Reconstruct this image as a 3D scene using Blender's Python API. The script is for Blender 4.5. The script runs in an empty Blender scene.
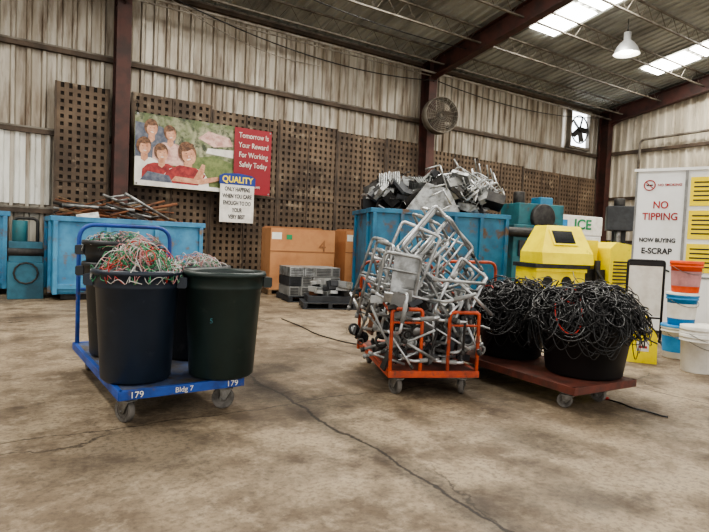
import bpy, math, random
from mathutils import Vector, Matrix, noise
random.seed(7)
R=math.radians
ANG=R(33)
B=Matrix.Rotation(ANG,4,'Z')
def W(bx,by,z=0,rot=0): return B@Matrix.Translation((bx,by,z))@Matrix.Rotation(R(rot),4,'Z')
def C(x,y,z=0,rot=0): return Matrix.Translation((x,y,z))@Matrix.Rotation(R(rot),4,'Z')
def s2l(c):
    return tuple(((v/255)/12.92 if v/255<=0.04045 else ((v/255+0.055)/1.055)**2.4) for v in c)

# ---------------------------------------------------------------- materials
def pmat(name,col,col2=None,scale=4,rough=.6,metal=0,thr=(.42,.62),stretch=(1,1,1),bump=0.0,col3=None,scale3=20,thr3=(.6,.7),emit=0,spec=.5):
    m=bpy.data.materials.new(name); m.use_nodes=True
    nt=m.node_tree; n=nt.nodes; l=nt.links
    bs=n['Principled BSDF']
    c=s2l(col)
    bs.inputs['Roughness'].default_value=rough; bs.inputs['Metallic'].default_value=metal
    bs.inputs['Specular IOR Level'].default_value=spec
    tc=n.new('ShaderNodeTexCoord'); mp=n.new('ShaderNodeMapping'); mp.inputs['Scale'].default_value=stretch
    l.new(tc.outputs['Object'],mp.inputs['Vector'])
    def nz(s,t):
        a=n.new('ShaderNodeTexNoise'); a.inputs['Scale'].default_value=s; a.inputs['Detail'].default_value=7; a.inputs['Roughness'].default_value=.62
        l.new(mp.outputs[0],a.inputs['Vector'])
        r=n.new('ShaderNodeMapRange'); r.inputs[1].default_value=t[0]; r.inputs[2].default_value=t[1]; r.clamp=True
        l.new(a.outputs['Fac'],r.inputs[0]); return a,r
    if col2 is None: col2=tuple(v*.82 for v in col)
    a,r=nz(scale,thr)
    mx=n.new('ShaderNodeMix'); mx.data_type='RGBA'
    mx.inputs[6].default_value=(*c,1); mx.inputs[7].default_value=(*s2l(col2),1)
    l.new(r.outputs[0],mx.inputs[0]); out=mx.outputs[2]
    if col3:
        a3,r3=nz(scale3,thr3)
        m2=n.new('ShaderNodeMix'); m2.data_type='RGBA'; l.new(out,m2.inputs[6]); m2.inputs[7].default_value=(*s2l(col3),1)
        l.new(r3.outputs[0],m2.inputs[0]); out=m2.outputs[2]
    l.new(out,bs.inputs['Base Color'])
    if bump:
        b=n.new('ShaderNodeBump'); b.inputs['Strength'].default_value=bump; b.inputs['Distance'].default_value=.02
        l.new(a.outputs['Fac'],b.inputs['Height']); l.new(b.outputs[0],bs.inputs['Normal'])
    return m
M={}
def mk(k,*a,**kw): M[k]=pmat(k,*a,**kw)
mk('siding',(190,184,172),(138,126,110),scale=1.1,rough=.42,metal=.25,stretch=(2.5,1,.3),thr=(.36,.64),col3=(96,78,62),scale3=2.4,thr3=(.50,.72))
mk('siding_white',(224,223,216),(186,182,172),scale=1.2,rough=.5,stretch=(2,1,.4),col3=(130,116,100),scale3=3,thr3=(.62,.75))
mk('siding_right',(212,203,186),(172,162,144),scale=1.0,rough=.55,stretch=(1,2,.4),col3=(130,118,102),scale3=2.5,thr3=(.58,.75))
mk('roofing',(176,178,172),(130,130,124),scale=.8,rough=.5,metal=.15,stretch=(1,.4,1))
mk('steel_maroon',(78,46,40),(56,38,34),scale=3,rough=.6)
mk('steel_grey',(122,116,106),(84,76,66),scale=3,rough=.6)
mk('girt',(88,74,62),(62,52,44),scale=2,rough=.7)
mk('lattice',(112,94,76),(70,56,44),scale=.9,rough=.65,thr=(.36,.62),col3=(140,124,104),scale3=2.5,thr3=(.58,.72))
mk('lattice_back',(42,34,28),(28,23,19),scale=3,rough=.9)
mk('blue_paint',(50,114,146),(36,88,118),scale=1.5,rough=.5,col3=(92,72,58),scale3=3.2,thr3=(.54,.65),bump=.15)
mk('blue_light',(80,144,180),(54,112,150),scale=1.5,rough=.5,col3=(120,100,82),scale3=3.0,thr3=(.56,.67),bump=.15)
mk('blue_cart',(36,76,156),(28,56,118),scale=5,rough=.5,col3=(90,76,64),scale3=9,thr3=(.57,.7))
mk('deck_blue',(64,78,112),(82,78,74),scale=4,rough=.75,col3=(54,46,40),scale3=8,thr3=(.55,.68))
mk('orange_cart',(188,76,40),(136,56,34),scale=6,rough=.55,col3=(80,52,40),scale3=10,thr3=(.53,.67))
mk('maroon_cart',(104,54,42),(76,44,36),scale=6,rough=.7,col3=(66,50,42),scale3=10,thr3=(.54,.7))
mk('can_navy',(34,44,58),(27,36,48),scale=3,rough=.38,col3=(66,74,82),scale3=7,thr3=(.62,.8))
mk('can_green',(36,50,48),(28,40,38),scale=3,rough=.38,col3=(70,78,72),scale3=7,thr3=(.62,.8))
mk('can_black',(42,46,50),(32,35,38),scale=3,rough=.5,col3=(84,84,84),scale3=8,thr3=(.6,.8))
mk('black_plastic',(24,24,26),(16,16,18),scale=4,rough=.5)
mk('cable_black',(20,19,20),(12,12,13),scale=6,rough=.34)
mk('cable_grey',(40,38,39),(28,28,30),scale=6,rough=.38)
mk('rubber',(60,58,56),(44,42,40),scale=8,rough=.8)
mk('wheel_grey',(104,100,95),(70,66,62),scale=10,rough=.7)
mk('zinc',(150,150,148),(104,102,98),scale=8,rough=.4,metal=.8)
mk('aluminium',(214,216,218),(168,170,172),scale=6,rough=.28,metal=.75)
mk('alu_dull',(172,174,174),(120,120,118),scale=7,rough=.42,metal=.6)
mk('dark_metal',(64,62,60),(44,42,42),scale=6,rough=.5,metal=.4)
mk('rust',(122,78,52),(84,56,42),scale=6,rough=.8)
mk('cardboard',(188,136,94),(170,118,80),scale=1.5,rough=.85)
mk('cardboard_dark',(150,104,70),(130,90,60),scale=2,rough=.85)
mk('wood',(128,104,78),(96,76,56),scale=4,rough=.85)
mk('yellow',(246,226,20),(226,204,16),scale=2,rough=.4,col3=(110,100,40),scale3=5,thr3=(.64,.76))
mk('yellow_sign',(246,220,26),(236,210,26),scale=2,rough=.5)
mk('screen',(22,26,30),(16,18,22),scale=2,rough=.15)
mk('white_paint',(230,231,230),(216,216,212),scale=1.2,rough=.5,thr=(.5,.7))
mk('white_plastic',(232,230,222),(214,210,200),scale=5,rough=.45)
mk('cyan_plastic',(50,140,196),(40,120,176),scale=5,rough=.45)
mk('orange_plastic',(234,88,30),(214,76,26),scale=5,rough=.45)
mk('teal_machine',(44,104,112),(34,78,86),scale=2,rough=.5,col3=(80,70,60),scale3=4,thr3=(.6,.7))
mk('green_machine',(54,108,128),(40,80,96),scale=2,rough=.5)
mk('grey_case',(140,140,138),(110,110,108),scale=4,rough=.5)
mk('dark_case',(54,56,60),(38,40,44),scale=4,rough=.5)
mk('ink_red',(170,44,48),rough=.6); mk('ink_maroon',(142,32,42),(130,28,38),scale=.8,rough=.5)
mk('ink_white',(230,226,218),(206,200,192),scale=3,rough=.6); mk('ink_black',(30,30,34),rough=.6)
mk('ink_blue',(36,60,140),rough=.6); mk('ink_green',(40,140,90),rough=.6); mk('ink_denim',(78,84,100),(120,124,134),scale=7,rough=.6,thr=(.4,.66))
mk('ink_shirt',(168,62,60),(122,38,42),scale=8,rough=.6,thr=(.4,.64))
mk('ink_grass',(124,134,84),(88,104,58),scale=5,rough=.5,thr=(.4,.6))
mk('ink_trees',(96,108,70),(176,172,144),scale=2.6,rough=.5,thr=(.42,.66),col3=(58,66,46),scale3=5,thr3=(.5,.62))
mk('ink_skin',(216,168,138),(178,122,94),scale=9,rough=.5,thr=(.36,.66))
mk('ink_hair',(132,94,66),(80,54,38),scale=14,rough=.5,thr=(.4,.6)); mk('ink_pink',(218,184,172),(180,134,126),scale=7,rough=.5)
mk('wire_red',(190,50,40),rough=.5); mk('wire_green',(60,150,100),rough=.5); mk('wire_white',(200,200,196),rough=.5); mk('wire_pink',(196,140,140),rough=.5)
mk('lamp_alu',(210,212,212),(190,190,190),rough=.3,metal=.7)
mk('pipe',(150,144,134),(106,98,88),scale=4,rough=.5)
def emat(name,col,st):
    m=bpy.data.materials.new(name); m.use_nodes=True; n=m.node_tree.nodes; n.clear()
    e=n.new('ShaderNodeEmission'); e.inputs[0].default_value=(*col,1); e.inputs[1].default_value=st
    o=n.new('ShaderNodeOutputMaterial'); m.node_tree.links.new(e.outputs[0],o.inputs[0]); M[name]=m
emat('skylight_panel',(1,.97,.89),29.0)
emat('bulb',(1,.96,.88),40.0)
emat('fan_daylight',(.9,.95,1),7)

def floor_mat():
    m=bpy.data.materials.new('concrete_floor'); m.use_nodes=True
    nt=m.node_tree; n=nt.nodes; l=nt.links; bs=n['Principled BSDF']
    bs.inputs['Specular IOR Level'].default_value=.3
    tc=n.new('ShaderNodeTexCoord')
    def noise_(s,d=8,rg=.6,vec=None):
        a=n.new('ShaderNodeTexNoise'); a.inputs['Scale'].default_value=s; a.inputs['Detail'].default_value=d; a.inputs['Roughness'].default_value=rg
        l.new(vec or tc.outputs['Object'],a.inputs['Vector']); return a
    def mr(o,a,b,c=0,d=1):
        r=n.new('ShaderNodeMapRange'); r.clamp=True
        for i,v in enumerate((a,b,c,d)): r.inputs[i+1].default_value=v
        l.new(o,r.inputs[0]); return r.outputs[0]
    def mix(f,a,b):
        x=n.new('ShaderNodeMix'); x.data_type='RGBA'
        for i,v in ((6,a),(7,b)):
            if isinstance(v,tuple): x.inputs[i].default_value=(*s2l(v),1)
            else: l.new(v,x.inputs[i])
        l.new(f,x.inputs[0]); return x.outputs[2]
    def math_(op,a,b=None):
        x=n.new('ShaderNodeMath'); x.operation=op
        for i,v in ((0,a),(1,b)):
            if v is None: continue
            if isinstance(v,(int,float)): x.inputs[i].default_value=v
            else: l.new(v,x.inputs[i])
        return x.outputs[0]
    n1=noise_(.5); n2=noise_(2.0); n3=noise_(26,6,.7); n4=noise_(.8,6,.6); n5=noise_(5.5,8,.7); n6=noise_(1.6,10,.75)
    c=mix(mr(n1.outputs[0],.40,.58),(154,138,115),(120,105,87))
    c=mix(mr(n2.outputs[0],.46,.64),c,(102,88,72))
    c=mix(mr(n5.outputs[0],.5,.66,0,.6),c,(168,153,131))
    c=mix(mr(n3.outputs[0],.46,.66,0,.7),c,(84,72,60))
    c=mix(mr(n4.outputs[0],.53,.64,0,.75),c,(74,62,50))
    c=mix(mr(n6.outputs[0],.56,.64,0,.6),c,(70,58,48))
    sep=n.new('ShaderNodeSeparateXYZ'); l.new(tc.outputs['Object'],sep.inputs[0])
    wob=noise_(1.3,6,.6); w=math_('MULTIPLY',math_('SUBTRACT',wob.outputs[0],.5),.35)
    fine=noise_(6,3); w2=math_('ADD',w,math_('MULTIPLY',math_('SUBTRACT',fine.outputs[0],.5),.05))
    def line(coord,pos,wd,c,amt=.85,wv=w2):
        d=math_('ABSOLUTE',math_('SUBTRACT',math_('ADD',coord,wv),pos))
        return mix(mr(d,wd*.4,wd,amt,0),c,(38,31,26))
    c=line(sep.outputs[0],2.12,.02,c,.95)
    c=line(sep.outputs[0],2.12,.18,c,.5)
    c=line(sep.outputs[1],4.1,.012,c,.7); c=line(sep.outputs[0],5.6,.014,c,.7); c=line(sep.outputs[1],.25,.014,c,.7)
    c=line(sep.outputs[0],-1.6,.014,c,.7); c=line(sep.outputs[1],8.6,.018,c,.7); c=line(sep.outputs[0],9.6,.018,c,.7)
    v=n.new('ShaderNodeTexVoronoi'); v.feature='DISTANCE_TO_EDGE'; v.inputs['Scale'].default_value=.42
    ad=n.new('ShaderNodeVectorMath'); ad.operation='ADD'; l.new(tc.outputs['Object'],ad.inputs[0])
    sc=n.new('ShaderNodeVectorMath'); sc.operation='SCALE'; sc.inputs['Scale'].default_value=.7; l.new(wob.outputs['Color'],sc.inputs[0]); l.new(sc.outputs[0],ad.inputs[1])
    l.new(ad.outputs[0],v.inputs['Vector'])
    gate=mr(noise_(.4,2).outputs[0],.48,.54)
    c=mix(math_('MULTIPLY',mr(v.outputs['Distance'],.001,.006,.8,0),gate),c,(50,42,35))
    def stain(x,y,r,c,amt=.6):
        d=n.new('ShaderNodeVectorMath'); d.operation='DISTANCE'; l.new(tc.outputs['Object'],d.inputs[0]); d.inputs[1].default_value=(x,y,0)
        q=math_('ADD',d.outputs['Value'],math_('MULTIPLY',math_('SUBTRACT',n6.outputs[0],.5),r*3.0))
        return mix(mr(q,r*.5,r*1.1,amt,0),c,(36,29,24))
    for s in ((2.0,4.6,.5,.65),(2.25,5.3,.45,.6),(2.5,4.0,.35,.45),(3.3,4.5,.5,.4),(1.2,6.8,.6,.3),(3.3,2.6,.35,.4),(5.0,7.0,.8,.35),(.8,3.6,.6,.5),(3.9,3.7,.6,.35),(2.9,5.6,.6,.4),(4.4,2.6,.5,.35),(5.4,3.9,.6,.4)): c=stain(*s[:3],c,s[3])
    l.new(c,bs.inputs['Base Color'])
    l.new(mr(n2.outputs[0],.3,.7,.5,.75),bs.inputs['Roughness'])
    b=n.new('ShaderNodeBump'); b.inputs['Strength'].default_value=.3; b.inputs['Distance'].default_value=.01
    l.new(n3.outputs[0],b.inputs['Height']); l.new(b.outputs[0],bs.inputs['Normal'])
    M['concrete_floor']=m
floor_mat()

# ---------------------------------------------------------------- mesh builder
class MB:
    def __init__(s): s.v=[];s.f=[];s.m=[];s.s=[];s.mats=[];s.T=Matrix.Identity(4)
    def mi(s,k):
        if k not in s.mats: s.mats.append(k)
        return s.mats.index(k)
    def add(s,vs,fs,k,smooth=False):
        o=len(s.v); i=s.mi(k)
        s.v+= [s.T@Vector(p) for p in vs]
        for f in fs: s.f.append([o+q for q in f]); s.m.append(i); s.s.append(smooth)
    def box(s,c,d,k,rot=None):
        x,y,z=d[0]/2,d[1]/2,d[2]/2
        vs=[Vector((a*x,b*y,e*z)) for a in(-1,1) for b in(-1,1) for e in(-1,1)]
        if rot is not None: vs=[rot@v for v in vs]
        c=Vector(c); vs=[v+c for v in vs]
        s.add(vs,[(0,1,3,2),(4,6,7,5),(0,4,5,1),(2,3,7,6),(0,2,6,4),(1,5,7,3)],k)
    def bx(s,x0,x1,y0,y1,z0,z1,k): s.box(((x0+x1)/2,(y0+y1)/2,(z0+z1)/2),(abs(x1-x0),abs(y1-y0),abs(z1-z0)),k)
    def tube(s,pts,r,k,seg=8,closed=False,caps=True,r2=None):
        pts=[Vector(p) for p in pts]; n=len(pts); vs=[];fs=[]
        t=[]
        for i in range(n):
            if closed: a=pts[(i+1)%n]-pts[i-1]
            else: a=pts[min(i+1,n-1)]-pts[max(i-1,0)]
            if a.length<1e-9: a=Vector((0,0,1))
            t.append(a.normalized())
        up=Vector((0,0,1)) if abs(t[0].z)<.9 else Vector((1,0,0))
        nn=(up-t[0]*up.dot(t[0])).normalized()
        for i in range(n):
            nn=nn-t[i]*nn.dot(t[i])
            if nn.length<1e-6: nn=t[i].orthogonal()
            nn.normalize(); b=t[i].cross(nn)
            rr=r if r2 is None else r+(r2-r)*i/(n-1)
            for j in range(seg):
                a=2*math.pi*j/seg; vs.append(pts[i]+nn*math.cos(a)*rr+b*math.sin(a)*rr)
        for i in range(n if closed else n-1):
            i2=(i+1)%n
            for j in range(seg):
                fs.append((i*seg+j,i*seg+(j+1)%seg,i2*seg+(j+1)%seg,i2*seg+j))
        if caps and not closed:
            fs.append(tuple(range(seg-1,-1,-1))); fs.append(tuple(range((n-1)*seg,n*seg)))
        s.add(vs,fs,k,True)
    def cyl(s,a,b,r,k,seg=20,r2=None): s.tube([a,b],r,k,seg,r2=r2)
    def lathe(s,prof,k,seg=36,c=(0,0,0),fn=None):
        vs=[];fs=[]
        for r,z in prof:
            for j in range(seg):
                a=2*math.pi*j/seg; q=r
                if fn: q=fn(r,z,a)
                vs.append((c[0]+q*math.cos(a),c[1]+q*math.sin(a),c[2]+z))
        for i in range(len(prof)-1):
            for j in range(seg): fs.append((i*seg+j,i*seg+(j+1)%seg,(i+1)*seg+(j+1)%seg,(i+1)*seg+j))
        s.add(vs,fs,k,True)
    def prism(s,poly,y0,y1,k,axis='y'):
        n=len(poly)
        if axis=='y': vs=[(p[0],y0,p[1]) for p in poly]+[(p[0],y1,p[1]) for p in poly]
        elif axis=='x': vs=[(y0,p[0],p[1]) for p in poly]+[(y1,p[0],p[1]) for p in poly]
        else: vs=[(p[0],p[1],y0) for p in poly]+[(p[0],p[1],y1) for p in poly]
        fs=[tuple(range(n)),tuple(range(2*n-1,n-1,-1))]+[(i,(i+1)%n,n+(i+1)%n,n+i) for i in range(n)]
        s.add(vs,fs,k)
    def poly(s,pts,k): s.add(pts,[tuple(range(len(pts)))],k)
    def done(s,name,mat=None,bevel=0,coll=None):
        me=bpy.data.meshes.new(name); me.from_pydata([tuple(v) for v in s.v],[],s.f)
        for k in s.mats: me.materials.append(M[k])
        me.polygons.foreach_set('material_index',s.m); me.polygons.foreach_set('use_smooth',s.s)
        me.update()
        import bmesh
        bm=bmesh.new(); bm.from_mesh(me); bmesh.ops.recalc_face_normals(bm,faces=bm.faces) if len(bm.faces)<60000 else None; bm.to_mesh(me); bm.free()
        o=bpy.data.objects.new(name,me); bpy.context.scene.collection.objects.link(o)
        if mat is not None: o.matrix_world=mat
        if bevel:
            b=o.modifiers.new('bevel','BEVEL'); b.width=bevel; b.segments=2; b.limit_method='ANGLE'; b.angle_limit=R(50)
        return o
def fillet(pts,r,n=5):
    pts=[Vector(p) for p in pts]; out=[pts[0]]
    for i in range(1,len(pts)-1):
        p=pts[i]; a=pts[i-1]-p; b=pts[i+1]-p
        q=min(r,a.length*.49,b.length*.49); A=p+a.normalized()*q; Bb=p+b.normalized()*q
        for j in range(n+1):
            t=j/n; out.append(A*(1-t)**2+p*2*t*(1-t)+Bb*t*t)
    out.append(pts[-1]); return out
def text(parent,name,body,size,loc,mat,rot=(90,0,0),align='CENTER',space=1.0,scx=1.0,off=0.0):
    cu=bpy.data.curves.new(name,'FONT'); cu.body=body; cu.size=size; cu.align_x=align; cu.align_y='CENTER'; cu.space_line=space; cu.extrude=.002; cu.offset=off
    cu.materials.append(M[mat]); o=bpy.data.objects.new(name,cu); bpy.context.scene.collection.objects.link(o)
    o.parent=parent
    o.matrix_basis=Matrix.Translation(loc)@Matrix.Rotation(R(rot[2]),4,'Z')@Matrix.Rotation(R(rot[1]),4,'Y')@Matrix.Rotation(R(rot[0]),4,'X')@Matrix.Diagonal((scx,1,1,1))
    return o

# ---------------------------------------------------------------- building shell
BYW=14.5; BXR=21.9; BXL=-12.0; BYF=-4.0
def rz(by): return 7.4+.16*(BYW-by)
def ribbed(mb,u0,u1,lo,hi,f,k,pitch=.3,d=.045):
    us=[];n=int((u1-u0)/pitch)+1
    for i in range(n):
        b=u0+i*pitch
        for o,e in((0,0),(.56*pitch,0),(.66*pitch,d),(.88*pitch,d)): 
            if b+o<=u1: us.append((b+o,e))
    us.append((u1,0)); vs=[]
    for u,e in us: vs.append(f(u,e,lo(u))); vs.append(f(u,e,hi(u)))
    mb.add(vs,[(2*i,2*i+2,2*i+3,2*i+1) for i in range(len(us)-1)],k)
mb=MB(); mb.bx(-14,30,-14,BYW+1,-.2,0,'concrete_floor'); mb.done('floor',W(0,0))
mb=MB(); ribbed(mb,BXL,BXR,lambda u:0,lambda u:7.42,lambda u,e,v:(u,BYW-e,v),'siding',.3,.06)
mb.done('wall_back',W(0,0))
mb=MB(); ribbed(mb,BYF,BYW,lambda u:0,lambda u:rz(u),lambda u,e,v:(BXR-e,u,v),'siding_right',.3,.06)
mb.done('wall_right',W(0,0))
mb=MB(); ribbed(mb,2,BYW,lambda u:0,lambda u:rz(u),lambda u,e,v:(BXL+e,u,v),'siding',.3)
mb.done('wall_left',W(0,0))
mb=MB(); ribbed(mb,BXL-.3,BXR+.3,lambda u:BYF,lambda u:BYW+.3,lambda u,e,v:(u,v,rz(v)-e),'roofing',.3,.05)
mb.done('ceiling',W(0,0))
SK=[-8.5,-2.5,4.5,8.3,13.6,19.5]  # last two are in view; the other skylights are unseen, added for lighting
mb=MB()
for x in SK:
    for a,b in ((11.2,9.75),(9.6,8.15),(8.0,6.6),(6.4,5.0),(4.8,3.4)):
        mb.add([(x-.55,a,rz(a)-.07),(x+.55,a,rz(a)-.07),(x+.55,b,rz(b)-.07),(x-.55,b,rz(b)-.07)],[(0,1,2,3)],'skylight_panel')
mb.done('window_1',W(0,0))
for i,z in enumerate((1.77,3.55,5.42,7.25)):
    mb=MB(); mb.bx(BXL+.05,BXR-.1,BYW-.16,BYW-.05,z-.07,z+.07,'girt'); mb.bx(BXL+.05,BXR-.1,BYW-.17,BYW-.15,z+.03,z+.07,'steel_grey'); mb.done('trim_%d'%(i+1),W(0,0))
for i,z in enumerate((1.8,3.6,5.5)):
    mb=MB(); mb.bx(BXR-.16,BXR-.05,-3,BYW-.2,z-.06,z+.06,'girt'); mb.done('trim_%d'%(i+5),W(0,0))
for x in (-7.2,2.40,11.75,21.55):
    mb=MB()
    z1=rz(BYW-.3)-.25
    mb.bx(x-.16,x+.16,BYW-.62,BYW-.59,0,z1,'steel_maroon'); mb.bx(x-.16,x+.16,BYW-.22,BYW-.19,0,z1,'steel_maroon'); mb.bx(x-.012,x+.012,BYW-.6,BYW-.2,0,z1,'steel_maroon')
    mb.bx(x-.2,x+.2,BYW-.68,BYW-.14,0,.03,'steel_maroon')
    a=BYW-.2;b=BYF
    for off,th,hw in((-.2,.03,.13),(-.75,.03,.13),(-.475,.55,.012)):
        vs=[(x+sx*hw,yy,rz(yy)+off+sz*th/2) for yy in(a,b) for sx in(-1,1) for sz in(-1,1)]
        mb.add(vs,[(0,1,3,2),(4,6,7,5),(0,4,5,1),(2,3,7,6),(0,2,6,4),(1,5,7,3)],'steel_maroon')
    mb.prism([(BYW-.6,z1-.6),(BYW-1.6,rz(BYW-1.6)-.7),(BYW-.6,z1)],x-.012,x+.012,'steel_maroon','x')
    mb.done('steel_column',W(0,0))
by=13.4
while by>BYF+.3:
    mb=MB(); zt=rz(by)-.11; zb=zt-.42
    mb.bx(BXL+.1,BXR-.1,by-.03,by+.03,zt-.02,zt+.02,'steel_grey'); mb.bx(BXL+.1,BXR-.1,by-.03,by+.03,zb-.02,zb+.02,'steel_grey')
    x=BXL+.2; pts=[];i=0
    while x<BXR-.15: pts.append((x,by,zt if i%2 else zb)); x+=.33;i+=1
    mb.tube(pts,.012,'steel_grey',4)
    mb.done('roof_joist',W(0,0)); by-=1.55
mb=MB(); p=.17
def rack(x0,x1,z1,z0=.05):
    mb.bx(x0,x1,BYW-.28,BYW-.25,z0,z1,'lattice_back')
    x=x0+.045
    while x<x1: mb.bx(x-.048,x+.048,BYW-.31,BYW-.28,z0,z1,'lattice'); x+=p
    z=z0+.045
    while z<z1: mb.bx(x0,x1,BYW-.305,BYW-.28,z-.042,z+.042,'lattice'); z+=p
    for xx in(x0,x1): mb.bx(xx-.02,xx+.02,BYW-.33,BYW-.28,z0,z1,'girt')
    if x1-x0>1.5: mb.bx((x0+x1)/2-.02,(x0+x1)/2+.02,BYW-.33,BYW-.28,z0,z1,'girt')
    mb.bx(x0,x1,BYW-.33,BYW-.28,(z0+z1)*.52,(z0+z1)*.52+.05,'girt')
segs=[(1.05,2.15,4.68),(2.66,4.6,4.7),(4.65,6.5,4.62),(6.55,8.4,4.66),(8.45,10.2,4.6),(10.25,11.5,4.64),(12.0,14.2,4.5),(14.25,16.6,4.45),(16.65,18.8,4.4),(18.85,21.2,4.35)]
for a,b,c in segs: rack(a,b,c)
mb.done('perforated_wall_panel',W(0,0))
mb=MB(); ribbed(mb,-6.5,1.0,lambda u:1.9,lambda u:3.48,lambda u,e,v:(u,BYW-.05-e,v),'siding_white',.3); mb.done('trim_9',W(0,0))
mb=MB()
def sag(a,b,s,n=18): 
    a=Vector(a);b=Vector(b); return [a.lerp(b,i/n)-Vector((0,0,4*s*(i/n)*(1-i/n))) for i in range(n+1)]
mb.tube([(BXL+.3,BYW-.75,6.85),(BXR-.6,BYW-.75,6.85)],.035,'pipe',8); mb.tube([(BXL+.3,BYW-.78,6.7),(11.5,BYW-.78,6.72)],.02,'pipe',6)
mb.tube(sag((2.5,BYW-.82,7.2),(11.7,BYW-.82,6.6),.5),.015,'black_plastic',5)
mb.tube(sag((-6,BYW-.8,7.0),(2.4,BYW-.8,6.7),.3),.015,'black_plastic',5)
mb.tube(sag((1,11,rz(11)-.6),(11.5,12.2,rz(12.2)-.6),.35),.015,'black_plastic',5)
mb.tube(sag((11.8,BYW-.8,6.6),(21.2,BYW-.8,6.9),.35),.015,'black_plastic',5)
mb.tube(sag((3.2,BYW-.8,7.0),(7.5,BYW-.8,6.2),.3),.012,'pipe',5)
mb.done('electrical_conduit',W(0,0))
mb=MB(); mb.tube(fillet([(BXR-.3,12.6,0.1),(BXR-.3,12.6,5.9),(BXR-.3,4,6.0)],.2),.05,'steel_grey',8); mb.done('wall_pipe',W(0,0))

mb=MB(); x,z=19.9,6.3
mb.bx(x-.62,x+.62,BYW-.2,BYW-.18,z-.75,z+.75,'fan_daylight')
for a in((x-.68,x-.58,z-.8,z+.8),(x+.58,x+.68,z-.8,z+.8),(x-.68,x+.68,z+.7,z+.8),(x-.68,x+.68,z-.8,z-.7)): mb.bx(a[0],a[1],BYW-.36,BYW-.17,a[2],a[3],'steel_grey')
mb.tube([(x+.55*math.cos(t*math.pi/12),BYW-.3,z+.55*math.sin(t*math.pi/12)) for t in range(24)],.03,'dark_metal',6,closed=True)
for t in range(5):
    a=t*2*math.pi/5; mb.T=Matrix.Translation((x,BYW-.3,z))@Matrix.Rotation(a,4,'Y'); mb.box((.28,0,0),(.45,.02,.22),'dark_metal',Matrix.Rotation(.4,3,'X'))
mb.T=Matrix.Identity(4); mb.cyl((x,BYW-.38,z),(x,BYW-.24,z),.1,'dark_metal')
mb.done('window_2',W(0,0))
mb=MB(); rr=.55
for yy in(-.16,.16): mb.tube([(rr*math.cos(t*math.pi/16),yy,rr*math.sin(t*math.pi/16)) for t in range(32)],.02,'steel_grey',6,closed=True)
mb.T=Matrix.Rotation(R(90),4,'X'); mb.lathe([(rr,-.15),(rr+.01,-.15),(rr+.01,.15),(rr,.15),(rr,-.15)],'steel_grey',32); mb.T=Matrix.Identity(4)
for q in range(1,9):
    r2=rr*q/9; mb.tube([(r2*math.cos(t*math.pi/12),-.17,r2*math.sin(t*math.pi/12)) for t in range(24)],.008,'steel_grey',4,closed=True)
for t in range(20):
    a=t*math.pi/10; mb.tube([(0,-.17,0),(rr*math.cos(a),-.17,rr*math.sin(a))],.008,'steel_grey',4)
for t in range(4):
    mb.T=Matrix.Rotation(t*math.pi/2,4,'Y'); mb.box((.26,0,0),(.42,.015,.34),'girt',Matrix.Rotation(.4,3,'X'))
mb.T=Matrix.Identity(4); mb.cyl((0,-.12,0),(0,.2,0),.12,'dark_metal'); mb.tube([(0,.1,0),(-.1,.3,-.1),(-.1,.42,-.1)],.03,'steel_grey')
mb.done('drum_fan',W(11.72,BYW-1.05,5.45,-15))
mb=MB(); L=B.inverted()@Vector((7.6,16.2,0)); top=rz(L.y)-.1
mb.lathe([(.36,0),(.34,.06),(.28,.2),(.19,.32),(.12,.38),(.10,.40),(.10,.62),(.05,.64),(0,.64)],'lamp_alu',32); mb.lathe([(.35,.005),(.31,.1),(.21,.28),(.1,.36),(0,.36)],'white_plastic',32)
mb.lathe([(0,.02),(.12,.03),(.17,.08),(.14,.2),(.07,.3),(0,.3)],'bulb',24)
mb.cyl((0,0,.6),(0,0,top-7.1),.015,'dark_metal',8); mb.tube([(.05*math.cos(t*.7),0,.66+.05*math.sin(t*.7)) for t in range(9)],.01,'dark_metal',6,closed=True)
mb.done('high_bay_lamp',W(L.x,L.y,7.1))

# ---------------------------------------------------------------- banner
mb=MB(); bw,bh=3.46,1.72; pw=2.42
mb.bx(0,bw,0,.01,0,bh,'ink_trees')
def clipb(pts):
    def cl(pts,ax,v,sg):
        out=[]
        for i in range(len(pts)):
            a=pts[i-1];b=pts[i]; ia=sg*(a[ax]-v)>=0; ib=sg*(b[ax]-v)>=0
            if ia!=ib:
                t=(v-a[ax])/(b[ax]-a[ax]); out.append((a[0]+(b[0]-a[0])*t,a[1]+(b[1]-a[1])*t))
            if ib: out.append(b)
        return out
    for ax,v,sg in((0,0.01,1),(0,bw-.01,-1),(1,.01,1),(1,bh-.01,-1)):
        pts=cl(pts,ax,v,sg)
        if len(pts)<3: return None
    return pts
def q(pts,k,lay):
    pts=clipb([tuple(p) for p in pts])
    if pts: mb.poly([(p[0],-.0012*lay-.001,p[1]) for p in pts],k)
def ell(cx,cz,a,b,k,lay,rot=0,n=24):
    pts=[]
    for i in range(n):
        t=2*math.pi*i/n; u=a*math.cos(t);v=b*math.sin(t); pts.append((cx+u*math.cos(rot)-v*math.sin(rot),cz+u*math.sin(rot)+v*math.cos(rot)))
    q(pts,k,lay)
q([(0,0),(pw,0),(pw,.75),(1.9,.9),(1.4,.8),(.9,.8),(0,.7)],'ink_grass',1)
q([(1.5,1.3),(1.75,1.5),(2.3,1.4),(2.42,1.2),(1.9,1.12)],'ink_pink',1)
q([(1.7,.95),(2.42,.9),(2.42,1.1),(1.75,1.08)],'ink_white',1)
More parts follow.
